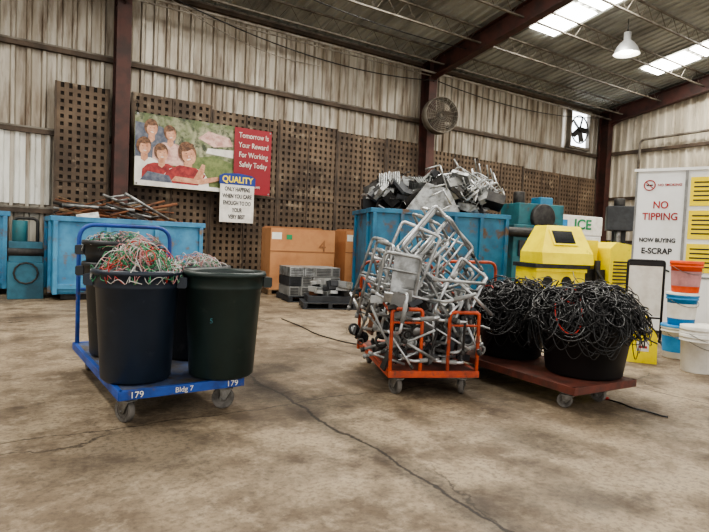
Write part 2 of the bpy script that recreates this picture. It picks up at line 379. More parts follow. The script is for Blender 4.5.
def person(cx,cz,s,shirt,lay,hair='ink_hair',tilt=.15):
    q([(cx-.42*s,cz-.75*s),(cx-.40*s,cz-.38*s),(cx-.3*s,cz-.27*s),(cx-.16*s,cz-.22*s),(cx+.14*s,cz-.22*s),(cx+.28*s,cz-.28*s),(cx+.36*s,cz-.4*s),(cx+.40*s,cz-.75*s)],shirt,lay)
    q([(cx-.07*s,cz-.27*s),(cx-.065*s,cz-.08*s),(cx+.065*s,cz-.08*s),(cx+.075*s,cz-.25*s),(cx+.01*s,cz-.32*s)],'ink_skin',lay+1)
    ell(cx-.012*s,cz+.03*s,.15*s,.185*s,hair,lay+2,rot=tilt)
    ell(cx+.012*s,cz-.02*s,.115*s,.15*s,'ink_skin',lay+3,rot=tilt)
    ell(cx-.015*s,cz+.115*s,.12*s,.055*s,hair,lay+4,rot=tilt+.15)
    ell(cx+.012*s,cz-.085*s,.038*s,.012*s,'ink_white',lay+5,rot=tilt,n=10)
    for e in(-.035,.055): ell(cx+e*s,cz+.012*s,.016*s,.007*s,'ink_hair',lay+5,n=8)
    ell(cx+.012*s,cz-.035*s,.013*s,.02*s,'ink_pink',lay+5,n=8)
q([(0,.15),(.5,.25),(.9,.8),(.95,1.25),(.6,1.45),(0,1.5)],'ink_denim',2)
person(.38,1.38,1.05,'ink_denim',4,tilt=-.15); person(.82,1.30,1.0,'ink_pink',10,tilt=.2); person(.22,.93,1.1,'ink_white',16,tilt=-.2); person(.62,.82,1.1,'ink_shirt',22,tilt=.1)
person(1.25,.86,1.45,'ink_white',30,tilt=.35)
q([(.55,.0),(.75,.42),(1.05,.58),(1.45,.54),(1.7,.38),(1.5,.1),(1.3,0)],'ink_shirt',36)
q([(.1,.1),(.3,.36),(.8,.3),(.9,.1)],'ink_denim',37)
q([(.85,.18),(.95,.30),(1.5,.27),(1.9,.36),(2.0,.38),(2.12,.34),(2.02,.28),(1.6,.15)],'ink_skin',38)
q([(1.4,.28),(1.52,.5),(1.6,.66),(1.68,.64),(1.66,.48),(1.62,.28)],'ink_skin',39)
q([(0,0),(pw,0),(pw,.1),(0,.14)],'ink_white',40)
q([(pw,0),(bw,0),(bw,bh),(pw,bh)],'ink_maroon',44)
for x,z in((.05,.05),(bw-.05,.05),(.05,bh-.05),(bw-.05,bh-.05),(bw/2,bh-.05)): ell(x,z,.025,.025,'zinc',46,n=10)
for x in(.05,bw-.05): mb.tube([(x,0,bh-.03),(x,.005,bh+.25)],.008,'black_plastic',4)
ban=mb.done('safety_banner',W(2.66,BYW-.70,2.47))
text(ban,'banner_text','Tomorrow Is\nYour Reward\nFor Working\nSafely Today',.195,(2.95,-.066,1.14),'ink_white',space=1.28,scx=.78,off=0)
text(ban,'banner_caption','WORKSAFE',.08,(2.95,-.066,.2),'ink_white')
mb=MB(); mb.bx(-.52,.52,0,.02,0,1.12,'ink_white')
mb.prism([(-.55,1.1),(.55,1.1),(.55,1.33),(.42,1.4),(.0,1.44),(-.42,1.4),(-.55,1.33)],-.006,.02,'ink_blue')
qs=mb.done('quality_sign',W(5.17,BYW-.84,1.72)@Matrix.Scale(.88,4))
text(qs,'sign_title','QUALITY',.25,(0,-.012,1.24),'yellow_sign',scx=.9,off=.006)
text(qs,'sign_text','ONLY HAPPENS\nWHEN YOU CARE\nENOUGH TO DO\nYOUR\nVERY BEST',.165,(0,-.006,.56),'ink_black',space=1.22,scx=.66,off=.004)

# ---------------------------------------------------------------- parts
def caster(mb,x,y,zt,yaw=0,r=.075):
    T0=mb.T.copy(); mb.T=T0@Matrix.Translation((x,y,0))@Matrix.Rotation(R(yaw),4,'Z')
    o=.03
    mb.T=mb.T@Matrix.Translation((0,o,r))@Matrix.Rotation(R(90),4,'Y')
    mb.lathe([(0,-.012),(.03,-.014),(.032,-.02),(r*.72,-.02),(r*.95,-.024),(r,-.016),(r,.016),(r*.95,.024),(r*.72,.02),(.032,.02),(.03,.014),(0,.012)],'wheel_grey',24)
    mb.lathe([(r*.62,-.023),(r*.62,.023)],'dark_metal',20)
    mb.T=T0@Matrix.Translation((x,y,0))@Matrix.Rotation(R(yaw),4,'Z')
    for sx in(-1,1): mb.prism([(o-.022,r-.02),(o+.022,r-.02),(.05,zt-.03),(-.045,zt-.03)],sx*.030,sx*.036,'zinc','x')
    mb.bx(-.045,.045,-.05,.055,zt-.035,zt-.022,'zinc'); mb.cyl((0,0,zt-.025),(0,0,zt-.008),.035,'zinc',16); mb.bx(-.05,.05,-.06,.06,zt-.01,zt,'zinc')
    mb.cyl((-.045,o,r),(.045,o,r),.01,'zinc',8)
    mb.T=T0
def can_profile(h=.8,rb=.245,rt=.30):
    return [(0,0),(rb-.02,0),(rb,.02),(rb+(rt-rb)*.8,h*.83),(rt,h*.84),(rt,h*.86),(rt+.002,h*.95),(rt+.022,h*.955),(rt+.026,h*.975),(rt+.02,h),(rt-.004,h),(rt-.012,h*.97),(rb-.01,.04),(0,.04)]
def can(mb,k,h=.84,rb=.255,rt=.31,hyaw=0,z=0):
    T0=mb.T.copy(); mb.T=T0@Matrix.Translation((0,0,z))
    mb.lathe(can_profile(h,rb,rt),k,48)
    for s in(0,180):
        mb.T=T0@Matrix.Translation((0,0,z))@Matrix.Rotation(R(hyaw+s),4,'Z')
        mb.box((rt+.035,0,h*.93),(.06,.15,.02),k); mb.box((rt+.06,0,h*.895),(.02,.15,.07),k)
        mb.box((rt+.03,-.07,h*.89),(.065,.014,.08),k); mb.box((rt+.03,.07,h*.89),(.065,.014,.08),k)
    mb.T=T0
def wires(mb,cols,n,r,z,hh,seed,rad=.004,spill=.05):
    rnd=random.Random(seed)
    vs=[];fs=[];S=20
    for i in range(7):
        t=i/6*math.pi/2
        for j in range(S):
            a=2*math.pi*j/S; q=r*.97*math.cos(t)*(1 if i==0 else 1+.12*(rnd.random()-.5))+.001
            vs.append((q*math.cos(a),q*math.sin(a),z+hh*.75*math.sin(t)+(0 if i==0 else .03*(rnd.random()-.5))))
    for i in range(6):
        for j in range(S): fs.append((i*S+j,i*S+(j+1)%S,(i+1)*S+(j+1)%S,(i+1)*S+j))
    mb.add(vs,fs,'dark_case',True)
    for _ in range(n):
        a0=rnd.random()*6.28; rr=r*math.sqrt(rnd.random())*.85; L=rnd.uniform(.2,.55); d=rnd.random()*6.28
        cx,cy=rr*math.cos(a0),rr*math.sin(a0); curl=rnd.uniform(-11,11); pts=[]
        x,y=cx,cy; m=18; hz=rnd.uniform(.8,1.0); ft=rnd.uniform(.02,spill+.05); f2=rnd.uniform(2,7)
        for i in range(m):
            t=i/(m-1); d+=curl/m; x+=math.cos(d)*L/m; y+=math.sin(d)*L/m
            rd=math.hypot(x,y)
            if rd>r*1.12: x*=r*1.12/rd; y*=r*1.12/rd; rd=r*1.12
            zz=z+hh*max(0,1-(rd/r)**2)*hz+abs(math.sin(t*f2))*ft+.02
            if rd>r*1.02: zz-= (rd-r*1.02)*1.6
            pts.append((x,y,zz))
        mb.tube(pts,rad*rnd.uniform(.6,1.0),rnd.choice(cols),4)

# ---------------------------------------------------------------- blue cart + cans
A=(-1.61,3.80); DZ=.265
cartM=C(A[0],A[1],0,35.5)
mb=MB(); w,Ln=.94,1.98
mb.bx(0,w,0,Ln,DZ-.02,DZ,'deck_blue')
for a in((0,w,-.005,.03),(0,w,Ln-.03,Ln+.005)): mb.bx(a[0],a[1],a[2],a[3],DZ-.065,DZ+.004,'blue_cart')
for a in((-.005,.03),(w-.03,w+.005)): mb.bx(a[0],a[1],0,Ln,DZ-.065,DZ+.004,'blue_cart')
for y in(.5,.95,1.4): mb.bx(.03,w-.03,y-.02,y+.02,DZ-.07,DZ-.02,'blue_cart')
mb.bx(.02,w-.02,.05,.22,DZ-.075,DZ-.02,'blue_cart'); mb.bx(.02,w-.02,Ln-.22,Ln-.05,DZ-.075,DZ-.02,'blue_cart')
for x,y,yw in((.09,.12,25),(w-.09,.12,60),(.13,Ln-.14,0),(w-.13,Ln-.14,0)): caster(mb,x,y,DZ-.07,yw,.088)
mb.tube(fillet([(.03,Ln-.05,.18),(.03,Ln-.05,1.44),(w-.03,Ln-.05,1.44),(w-.03,Ln-.05,.18)],.16,8),.02,'blue_cart',12)
mb.tube([(.03,Ln-.05,.8),(w-.03,Ln-.05,.8)],.016,'blue_cart',10); mb.tube([(w*.5,Ln-.05,.8),(w*.5,Ln-.05,.24)],.014,'blue_cart',8)
bc=mb.done('platform_cart',cartM,bevel=.004)
text(bc,'stencil_1','179',.065,(.12,-.009,DZ-.032),'ink_white'); text(bc,'stencil_2','Bldg 7',.055,(.46,-.009,DZ-.032),'ink_white'); text(bc,'stencil_3','179',.065,(w-.1,-.009,DZ-.032),'ink_white')
def cm(x,y,z=DZ,rot=0): return cartM@Matrix.Translation((x,y,z))@Matrix.Rotation(R(rot),4,'Z')
mb=MB(); can(mb,'can_navy',hyaw=-30); wires(mb,['wire_green','wire_green','wire_white','wire_pink','wire_red','wire_white'],170,.295,.77,.17,1,spill=.08); mb.done('trash_can',cm(.20,.35,DZ+.005))
mb=MB(); can(mb,'can_green',hyaw=-10); mb.lathe([(0,.3),(.26,.3)],'dark_case',24); tc2=mb.done('trash_can',cm(.825,.19,DZ+.005))
text(tc2,'painted_mark','5',.055,(-.185,-.232,.47),'teal_machine',rot=(88,0,-37))
mb=MB(); can(mb,'can_black',hyaw=-30); can(mb,'can_black',hyaw=-20,z=.19); wires(mb,['dark_case','wire_pink','wire_green','wire_white','grey_case'],90,.295,.96,.06,2); mb.done('trash_can',cm(.29,1.30,DZ+.005))
mb=MB(); can(mb,'can_black',hyaw=10,z=.0); wires(mb,['wire_white','wire_green','wire_pink','wire_white'],90,.295,.74,.12,3); mb.done('trash_can',cm(.84,.95,DZ+.005))

# ---------------------------------------------------------------- orange cart with walkers
oM=C(.34,4.86,0,10); w,Ln=.86,1.5; DZ2=.24
mb=MB(); k='orange_cart'
mb.bx(0,w,0,Ln,DZ2-.015,DZ2,'maroon_cart')
mb.bx(0,w,-.004,.035,DZ2-.055,DZ2+.004,k); mb.bx(0,w,Ln-.035,Ln,DZ2-.055,DZ2+.004,k)
for x in(0,w-.035): mb.bx(x,x+.035,0,Ln,DZ2-.055,DZ2+.004,k)
mb.bx(.03,w-.03,.06,.2,DZ2-.065,DZ2-.015,k); mb.bx(.03,w-.03,Ln-.2,Ln-.06,DZ2-.065,DZ2-.015,k)
for x,y,yw in((.12,.12,20),(w-.12,.12,-25),(.12,Ln-.12,0),(w-.12,Ln-.12,0)): caster(mb,x,y,DZ2-.06,yw,.085)
mb.tube(fillet([(.0,Ln-.03,.15),(.0,Ln-.03,1.16),(w,Ln-.03,1.16),(w,Ln-.03,.15)],.12,6),.018,k,10)
mb.tube(fillet([(.02,.02,.2),(.02,.02,.80),(.30,.02,.80),(.30,.02,.2)],.04,4),.017,k,10)
mb.tube(fillet([(w-.30,.02,.2),(w-.30,.02,.78),(w-.02,.02,.78),(w-.02,.02,.2)],.04,4),.017,k,10)
mb.tube([(.02,.02,.68),(.3,.02,.68)],.011,k,8); mb.tube([(w-.3,.02,.66),(w-.02,.02,.66)],.011,k,8)
mb.tube([(0,.05,.78),(0,Ln-.05,1.0)],.012,k,8); mb.tube([(w,.05,.76),(w,Ln-.05,1.0)],.012,k,8)
mb.done('platform_cart',oM,bevel=.003)
mb=MB(); rnd=random.Random(21)
def walker(mb,T,s=1,k='aluminium',r=.015):
    T0=mb.T.copy(); mb.T=T0@T
    for x in(-.27*s,.27*s):
        mb.tube(fillet([(x*1.1,-.22*s,-.42*s),(x,-.2*s,.38*s),(x,.2*s,.38*s),(x*1.1,.24*s,-.42*s)],.05,4),r,k,8)
        mb.tube([(x*1.05,-.21*s,-.05*s),(x*1.05,.22*s,-.05*s)],r*.85,k,6)
        mb.cyl((x,-.1*s,.38*s),(x,.1*s,.38*s),r*1.45,'grey_case',8)
        for y in(-.22*s,.24*s):
            mb.cyl((x*1.1,y,-.42*s),(x*1.1,y,-.47*s),r*1.5,'grey_case',8)
            mb.cyl((x*1.07,y*.98,-.2*s),(x*1.07,y*.98,-.24*s),r*1.25,'dark_metal',8)
    mb.tube([(-.27*s,.2*s,.2*s),(.27*s,.2*s,.2*s)],r*.9,k,8); mb.tube([(-.28*s,.21*s,-.02*s),(.28*s,.21*s,-.02*s)],r*.9,k,8)
    mb.tube(fillet([(-.1*s,.2*s,.2*s),(-.1*s,.2*s,.05*s),(.1*s,.2*s,.05*s),(.1*s,.2*s,.2*s)],.02,3),r*.7,k,6)
    mb.T=T0
def rot(a,b,c): return Matrix.Rotation(R(c),4,'Z')@Matrix.Rotation(R(b),4,'Y')@Matrix.Rotation(R(a),4,'X')
def frame(mb,T,a,b,k='aluminium',r=.017,bars=2):
    T0=mb.T.copy(); mb.T=T0@T
    mb.tube(fillet([(0,0,-b),(a,0,-b),(a,0,b),(-a,0,b),(-a,0,-b),(0,0,-b)],.045,4),r,k,8)
    for i in range(bars): z=-b+2*b*(i+1)/(bars+1); mb.tube([(-a,0,z),(a,0,z)],r*.7,k,6)
    mb.T=T0
# upper layer: folded walkers nested parallel to each other, leaning the same way
frame(mb,Matrix.Translation((.54,.38,1.35))@rot(14,-52,6),.26,.33,bars=2)
frame(mb,Matrix.Translation((.58,.46,1.32))@rot(14,-50,8),.27,.34,'alu_dull',bars=3)
walker(mb,Matrix.Translation((.56,.62,1.26))@rot(25,-48,10),1.0)
walker(mb,Matrix.Translation((.50,.80,1.20))@rot(25,-46,12),1.0,'alu_dull')
frame(mb,Matrix.Translation((.24,.34,1.24))@rot(6,20,-4),.20,.30,'aluminium',.016,bars=1)
# middle layer
walker(mb,Matrix.Translation((.66,.62,.98))@rot(10,40,-8),.95)
walker(mb,Matrix.Translation((.60,.80,.98))@rot(10,36,-8),.95,'alu_dull')
walker(mb,Matrix.Translation((.22,.55,.98))@rot(6,8,14),.95)
walker(mb,Matrix.Translation((.20,.80,1.00))@rot(6,12,14),.95,'alu_dull')
walker(mb,Matrix.Translation((.45,1.05,1.02))@rot(0,-18,5),1.0,'alu_dull')
frame(mb,Matrix.Translation((.10,.20,.98))@rot(10,8,-12),.17,.30,'alu_dull',.015,3)
frame(mb,Matrix.Translation((.76,.30,.92))@rot(-8,32,12),.18,.30,'aluminium',.015,2)
# lower layer laid on sides
walker(mb,Matrix.Translation((.28,.34,.68))@rot(85,12,10),.9)
walker(mb,Matrix.Translation((.62,.34,.66))@rot(80,78,5),.88,'alu_dull')
walker(mb,Matrix.Translation((.5,.9,.66))@rot(90,10,70),.95,'alu_dull')
walker(mb,Matrix.Translation((.30,.28,.52))@rot(90,88,10),.7)
walker(mb,Matrix.Translation((.62,.30,.50))@rot(88,92,-10),.7)
mb.box((.18,.20,1.10),(.26,.014,.38),'alu_dull',rot(-6,6,-6).to_3x3())
mb.box((.13,.14,.82),(.22,.014,.24),'grey_case',rot(4,-8,10).to_3x3())
def inpile(zm=1.2):
    while True:
        x=rnd.uniform(-.10,.92); y=rnd.uniform(.0,1.3); z=rnd.uniform(.28,zm)
        if z<1.40-abs(x-.45)*.95-max(0,y-.8)*.5: return Vector((x,y,z))
mats=['aluminium','aluminium','alu_dull','alu_dull','dark_metal','grey_case']
for i in range(75): # straight loose legs; a few with a crook handle
    p0=inpile(1.15 if i%3 else .8); fam=rnd.choice([(.35,.1,1),(-.5,.2,.9),(1,.2,.25),(.9,.1,-.5)])
    d=Vector((fam[0]+rnd.gauss(0,.22),fam[1]+rnd.gauss(0,.3),fam[2]+rnd.gauss(0,.22))).normalized(); L=rnd.uniform(.3,.62)
    pts=[p0-d*L/2,p0+d*L/2]
    for q_ in pts:
        q_.z=max(q_.z,DZ2+.03); q_.x=max(-.16,min(.98,q_.x)); q_.y=max(-.05,q_.y)
    if i%4==0:
        e=Vector((d.z,d.y,-d.x))*.12; pts+= [pts[-1]+e]
    kk=rnd.choice(mats); r_=rnd.choice([.010,.012,.015]); mb.tube(fillet(pts,.04,3),r_,kk,7)
    mb.cyl(pts[0],pts[0]+d*.04,r_*1.5,rnd.choice(['rubber','grey_case']),7)
for i in range(60):
    p0=inpile(.62); r=rnd.uniform(.03,.06); T=Matrix.Translation(p0)@rot(rnd.uniform(60,120),rnd.uniform(-40,40),0); T0=mb.T; mb.T=T
    mb.tube([(r*math.cos(t*.628),r*math.sin(t*.628),0) for t in range(10)],r*.26,rnd.choice(['alu_dull','dark_metal','grey_case','rubber']),6,closed=True)
    if i%2==0: mb.lathe([(0,-.010),(r*.8,-.010),(r*.8,.010),(0,.010)],rnd.choice(['grey_case','alu_dull','dark_case']),12)
    mb.T=T0
for i in range(80): # brackets, footrests and seat parts packed between the tubes
    p0=inpile(.9)
    mb.box(p0,(rnd.uniform(.05,.2),rnd.uniform(.02,.06),rnd.uniform(.03,.12)),rnd.choice(['alu_dull','dark_metal','dark_case','dark_case','rust','black_plastic']),rot(rnd.uniform(0,180),rnd.uniform(0,180),rnd.uniform(0,180)).to_3x3())
mb.done('scrap_walker_pile',oM@Matrix.Translation((0,0,.01)))

# ---------------------------------------------------------------- cable cart
kM=C(1.93,4.66,0,30); w,Ln=.86,1.9; DZ3=.21
mb=MB(); k='maroon_cart'
mb.bx(0,w,0,Ln,DZ3-.03,DZ3,k); mb.bx(-.004,w+.004,-.004,.04,DZ3-.065,DZ3+.003,k); mb.bx(0,w,Ln-.04,Ln,DZ3-.065,DZ3+.003,k)
for x in(-.004,w-.036): mb.bx(x,x+.04,0,Ln,DZ3-.065,DZ3+.003,k)
mb.bx(.03,w-.03,.08,.22,DZ3-.07,DZ3-.02,k); mb.bx(.03,w-.03,Ln-.22,Ln-.08,DZ3-.07,DZ3-.02,k)
for x,y,yw in((.08,.12,30),(w-.32,.12,10),(.12,Ln-.15,0),(w-.12,Ln-.15,0)): caster(mb,x,y,DZ3-.065,yw,.066)
mb.tube(fillet([(.02,Ln-.03,.15),(.02,Ln-.03,1.2),(w-.02,Ln-.03,1.2),(w-.02,Ln-.03,.15)],.12,6),.018,'orange_cart',10)
mb.tube([(.02,Ln-.03,.75),(w-.02,Ln-.03,.75)],.014,'orange_cart',8)
mb.done('platform_cart',kM,bevel=.004)
def tub(mb,c,h=.5,rb=.29,rt=.375):
    mb.lathe([(0,0),(rb-.02,0),(rb,.02),(rt-.012,h*.86),(rt,h*.87),(rt,h*.93),(rt+.025,h*.94),(rt+.03,h),(rt,h),(rt-.015,h*.9),(rb-.01,.04),(0,.04)],'black_plastic',40,c)
    for s in(-1,1): mb.tube(fillet([(c[0]+s*(rt+.01),c[1]-.09,c[2]+h*.93),(c[0]+s*(rt+.06),c[1]-.09,c[2]+h*.8),(c[0]+s*(rt+.06),c[1]+.09,c[2]+h*.8),(c[0]+s*(rt+.01),c[1]+.09,c[2]+h*.93)],.04),.012,'black_plastic',6)
def cable_heap(name,mat,rt,h,hh,seed,n,spread=1.2,sagk=.35):
    rnd=random.Random(seed); mb=MB(); tub(mb,(0,0,0),h,rt-.07,rt)
    def lump(a,q): return noise.noise(Vector((math.cos(a)*1.6+seed,math.sin(a)*1.6,q*1.7)))
    def top(x,y):
        a=math.atan2(y,x); rd=min(1,math.hypot(x,y)/(rt*spread)); return h*.9+hh*(1+.5*lump(a,rd))*(1-rd**2.6)**.7
    S=30;vs=[];fs=[]
    for i in range(10):
        rd=.99*(1-i/9)+.001
        for j in range(S):
            a=2*math.pi*j/S; x=rt*rd*math.cos(a); y=rt*rd*math.sin(a); vs.append((x,y,top(x,y)-.04))
    for i in range(9):
        for j in range(S): fs.append((i*S+j,i*S+(j+1)%S,(i+1)*S+(j+1)%S,(i+1)*S+j))
    mb.add(vs,fs,'cable_black',True)
    cols=['cable_black','cable_grey','wire_white','wire_red']
    for q_ in range(n):
        a=rnd.random()*6.2832; rd=math.sqrt(rnd.random()); rr=rt*spread*rd*.92
        bx_,by_=rr*math.cos(a),rr*math.sin(a); base=Vector((bx_,by_,top(bx_,by_)))
        rad=Vector((math.cos(a),math.sin(a),0)); nrm=(rad*(rd**2)*rnd.uniform(.4,1.4)+Vector((rnd.gauss(0,.25),rnd.gauss(0,.25),rnd.uniform(.5,1.1)))).normalized()
        e1=nrm.orthogonal().normalized(); e2=nrm.cross(e1); ph=rnd.random()*6.28
        R0=rnd.uniform(.06,.26); el=rnd.uniform(.4,1); turns=rnd.choice([.45,.6,.9,1.3,2.2]); m=int(18*turns)+6
        f1,f2,f3=rnd.uniform(.2,.6),rnd.uniform(1.3,2.3),rnd.random()*6; lift=rnd.uniform(-.01,.04)
        pts=[]
        for i in range(m+1):
            t=6.2832*turns*i/m; g=R0*(1+.25*f1*math.sin(t*f2+f3)-.04*t)
            p_=base+e1*g*math.cos(t+ph)+e2*g*el*math.sin(t+ph)+nrm*(lift+.03*math.sin(t*f2*.7+f3))
            r_=math.hypot(p_.x,p_.y)
            if p_.z<h+.01 and r_<rt+.045:
                k_=(rt+.045)/max(r_,1e-4); p_.x*=k_; p_.y*=k_
            if r_<rt*1.0: p_.z=max(p_.z,top(p_.x,p_.y)-.05)
            if r_>rt*1.02: p_.z-=(r_-rt*1.02)*sagk
            p_.z=max(p_.z,.02); pts.append(p_)
        for _ in range(3): pts=[pts[0]]+[(pts[i-1]+pts[i]*2+pts[i+1])/4 for i in range(1,len(pts)-1)]+[pts[-1]]
        mb.tube(pts,rnd.choice([.004,.005,.006,.0075]),rnd.choices(cols,[40,16,.8,.6])[0],5)
    for q_ in range(n//7):
        a=rnd.random()*6.28; da=rnd.uniform(.5,1.4)*rnd.choice([-1,1]); L=rnd.uniform(.05,.34); rmax=rt+rnd.uniform(.05,.12); P=[]
        for i in range(21):
            t=i/20; ang=a+da*t; s_=math.sin(t*math.pi); rr=rt*.72+(rmax-rt*.72)*min(1,s_*1.9)
            z=h+.05+hh*.45*(1-s_)-L*max(0,s_-.35)/.65
            P.append((rr*math.cos(ang),rr*math.sin(ang),max(z,.02)))
        mb.tube(P,rnd.choice([.004,.0055,.007]),rnd.choice(['cable_black','cable_black','cable_grey']),5)
    return mb.done(name,mat)
cable_heap('cable_tub',kM@Matrix.Translation((.60,.38,DZ3+.005)),.42,.50,.30,5,540,1.26)
cable_heap('cable_tub',kM@Matrix.Translation((.54,1.26,DZ3+.005)),.38,.42,.34,6,500,1.27)
mb=MB(); pts=[Vector((2.42,5.35,.012)),Vector((2.38,5.15,.012)),Vector((2.50,4.98,.012)),Vector((2.52,4.85,.012)),Vector((2.62,4.76,.012)),Vector((2.68,4.64,.012)),Vector((2.72,4.62,.012))]
mb.tube(fillet(pts,.06,5),.008,'cable_black',6); mb.cyl((2.40,5.12,.02),(2.43,5.09,.02),.014,'wire_red',8); mb.done('loose_cable')
mb=MB(); pts=[Vector((-1.2,9.3,.012)),Vector((-.8,8.6,.012)),Vector((-.5,7.9,.012)),Vector((0,7.3,.012)),Vector((.5,7.2,.012))]
mb.tube(fillet(pts,.3,6),.008,'cable_grey',6); mb.done('floor_hose')

# ---------------------------------------------------------------- dumpsters
def dumpster(name,mat,w,d,h,k,ribs,z0=.12,door=False):
    mb=MB(); t=.05
    mb.bx(0,w,0,t,z0,h,k); mb.bx(0,w,d-t,d,z0,h,k); mb.bx(0,t,t,d-t,z0,h,k); mb.bx(w-t,w,t,d-t,z0,h,k); mb.bx(0,w,0,d,z0,z0+.05,k)
    for a in((-.05,w+.05,-.05,.07),(-.05,w+.05,d-.07,d+.05)): mb.bx(*a,h-.04,h+.06,k)
    for a in((-.05,.07),(w-.07,w+.05)): mb.bx(*a,.07,d-.07,h-.04,h+.06,k)
    for i in range(ribs+1):
        x=.04+(w-.08)*i/ribs; mb.bx(x-.04,x+.04,-.06,0,z0,h-.04,k)
    for y in(.3,d-.3): mb.bx(-.06,0,y-.04,y+.04,z0,h-.04,k)
    mb.bx(0,w,-.05,0,z0+.1,z0+.2,k)
    mb.bx(.15,w-.15,.15,.3,0,z0,'dark_metal'); mb.bx(.15,w-.15,d-.3,d-.15,0,z0,'dark_metal')
    for x in(w*.3,w*.7): mb.bx(x-.12,x+.12,-.012,.3,.01,z0-.005,'dark_metal')
    return mb.done(name,mat,bevel=.008)
dl=dumpster('dumpster',C(-5.72,10.4,0,33),2.85,1.75,1.56,'blue_light',3)
dumpster('dumpster',C(-8.35,10.2,0,33),1.6,1.0,1.62,'blue_light',2)
DC=C(.34,11.8,0,12)
dc=dumpster('dumpster',DC,3.15,1.9,2.05,'blue_paint',5)
mb=MB(); rnd=random.Random(3)
mb.bx(.08,2.77,.08,1.67,1.2,1.3,'rust')
for i in range(44):
    x=rnd.uniform(.4,1.9); y=rnd.uniform(.4,1.4); a=rnd.gauss(0,.5); L=rnd.uniform(.5,1.5); t=rnd.uniform(-.35,.35)
    d=Vector((math.cos(a),math.sin(a)*.5,t)); p0=Vector((x,y,rnd.uniform(1.68,1.9)))
    pts=[p0-d*L/2,p0+d*L/2]
    for q_ in pts: q_.z=max(1.64,min(2.2,q_.z)); q_.x=max(.1,min(2.75,q_.x)); q_.y=max(.1,min(1.65,q_.y))
    mb.tube(pts,rnd.uniform(.012,.035),rnd.choice(['rust','rust','dark_metal','alu_dull','wood']),6)
mb.tube([(.9,.3,2.1),(2.0,.9,1.72)],.03,'zinc',8); mb.tube([(1.3,.2,2.15),(2.3,.7,1.68)],.03,'alu_dull',8); mb.tube([(.5,.6,1.75),(1.5,.4,2.1)],.025,'rust',8)
for i in range(7): mb.tube([(1.0+i*.15,.32+i*.07,2.05-i*.06),(1.32+i*.14,.24+i*.06,2.12-i*.06)],.018,'alu_dull',6)
for i in range(24): mb.box((rnd.uniform(.2,2.5),rnd.uniform(.2,1.5),rnd.uniform(1.35,1.68)),(rnd.uniform(.15,.5),rnd.uniform(.1,.4),rnd.uniform(.03,.2)),rnd.choice(['rust','dark_metal','alu_dull','rust']),rot(rnd.uniform(-25,25),rnd.uniform(-25,25),rnd.uniform(0,180)).to_3x3())
mb.done('scrap_metal_heap',C(-5.72,10.4,0,33))
mb=MB(); rnd=random.Random(9); XW=3.1
mb.bx(.08,XW-.05,.08,1.82,1.75,1.95,'dark_metal')
def hgt(x): return 2.3+.76*max(0,1-abs((x-1.6)/1.75)**2.6)
for i in range(120):
    x=rnd.uniform(.15,2.95); y=rnd.uniform(.2,1.6); z=rnd.uniform(2.0,hgt(x)-.08)
    mb.box((x,y,z),(rnd.uniform(.2,.5),rnd.uniform(.1,.45),rnd.uniform(.04,.25)),rnd.choice(['dark_metal','dark_case','dark_case','dark_metal','black_plastic','alu_dull'] if x<1.2 else ['alu_dull','dark_metal','dark_case','grey_case','dark_metal']),rot(rnd.uniform(-45,45),rnd.uniform(-45,45),rnd.uniform(0,180)).to_3x3())
for i in range(6):
    T0=mb.T; mb.T=Matrix.Translation((rnd.uniform(.3,2.6),rnd.uniform(.2,.9),rnd.uniform(2.3,2.75)))@rot(rnd.uniform(-40,40),rnd.uniform(-40,40),rnd.uniform(-60,60))
    for j in range(12): mb.box((j*.04-.24,0,0),(.012,.3,.34),'alu_dull' if i%2 else 'dark_metal')
    mb.box((0,.15,0),(.5,.02,.34),'dark_metal'); mb.T=T0
mb.prism([(.75,2.12),(2.0,2.12),(1.7,2.62),(1.2,2.72)],.04,.08,'alu_dull')
for i in range(16):
    T0=mb.T; mb.T=Matrix.Translation((rnd.uniform(1.6,2.9),rnd.uniform(.1,1.0),rnd.uniform(2.35,2.9)))@rot(rnd.uniform(20,160),rnd.uniform(-60,60),rnd.uniform(0,180))
    a,b=rnd.uniform(.2,.34),rnd.uniform(.18,.3); kk=rnd.choice(['aluminium','alu_dull'])
    mb.tube(fillet([(-a,-b,0),(a,-b,0),(a,b,0),(-a,b,0),(-a,-b,0)],.06,3),.018,kk,6)
    for j in range(6): x=-a+2*a*(j+.5)/6; mb.tube([(x,-b,0),(x,b,0)],.010,'alu_dull',5)
    for sx in(-a,a): mb.tube([(sx,-b,0),(sx*1.1,-b,-.34)],.016,kk,6); mb.tube([(sx,b,0),(sx*1.1,b,-.34)],.016,kk,6)
    mb.T=T0
for i in range(70):
    x=rnd.uniform(.2,2.95); p0=Vector((x,rnd.uniform(.1,1.6),rnd.uniform(2.1,hgt(x)))); d=Vector((rnd.gauss(0,1),rnd.gauss(0,1),rnd.gauss(0,.6))).normalized()*rnd.uniform(.08,.26)
    mb.tube(fillet([p0-d,p0,p0+Vector((d.y,-d.x,abs(d.z)))],.05,3),rnd.uniform(.010,.024),rnd.choice(['aluminium','alu_dull','dark_metal','dark_metal']),6)
mb.done('scrap_metal_heap',DC)

mb=MB(); mb.bx(-.3,.3,-.3,.3,0,.7,'green_machine'); mb.bx(-.28,.28,-.25,.25,.7,1.1,'green_machine'); mb.cyl((-.1,-.1,1.1),(-.1,-.1,1.5),.13,'teal_machine',16); mb.cyl((-.3,-.2,.9),(.3,-.2,.9),.09,'dark_metal',14)
mb.tube(fillet([(.2,0,1.1),(.2,0,1.55),(-.2,0,1.55),(-.2,0,1.2)],.1),.03,'dark_metal',8); mb.tube([(.2*math.cos(t*.5236),-.34,.5+.2*math.sin(t*.5236)) for t in range(12)],.02,'dark_metal',6,closed=True)
mb.done('pump_machine',W(.45,12.5),bevel=.01)

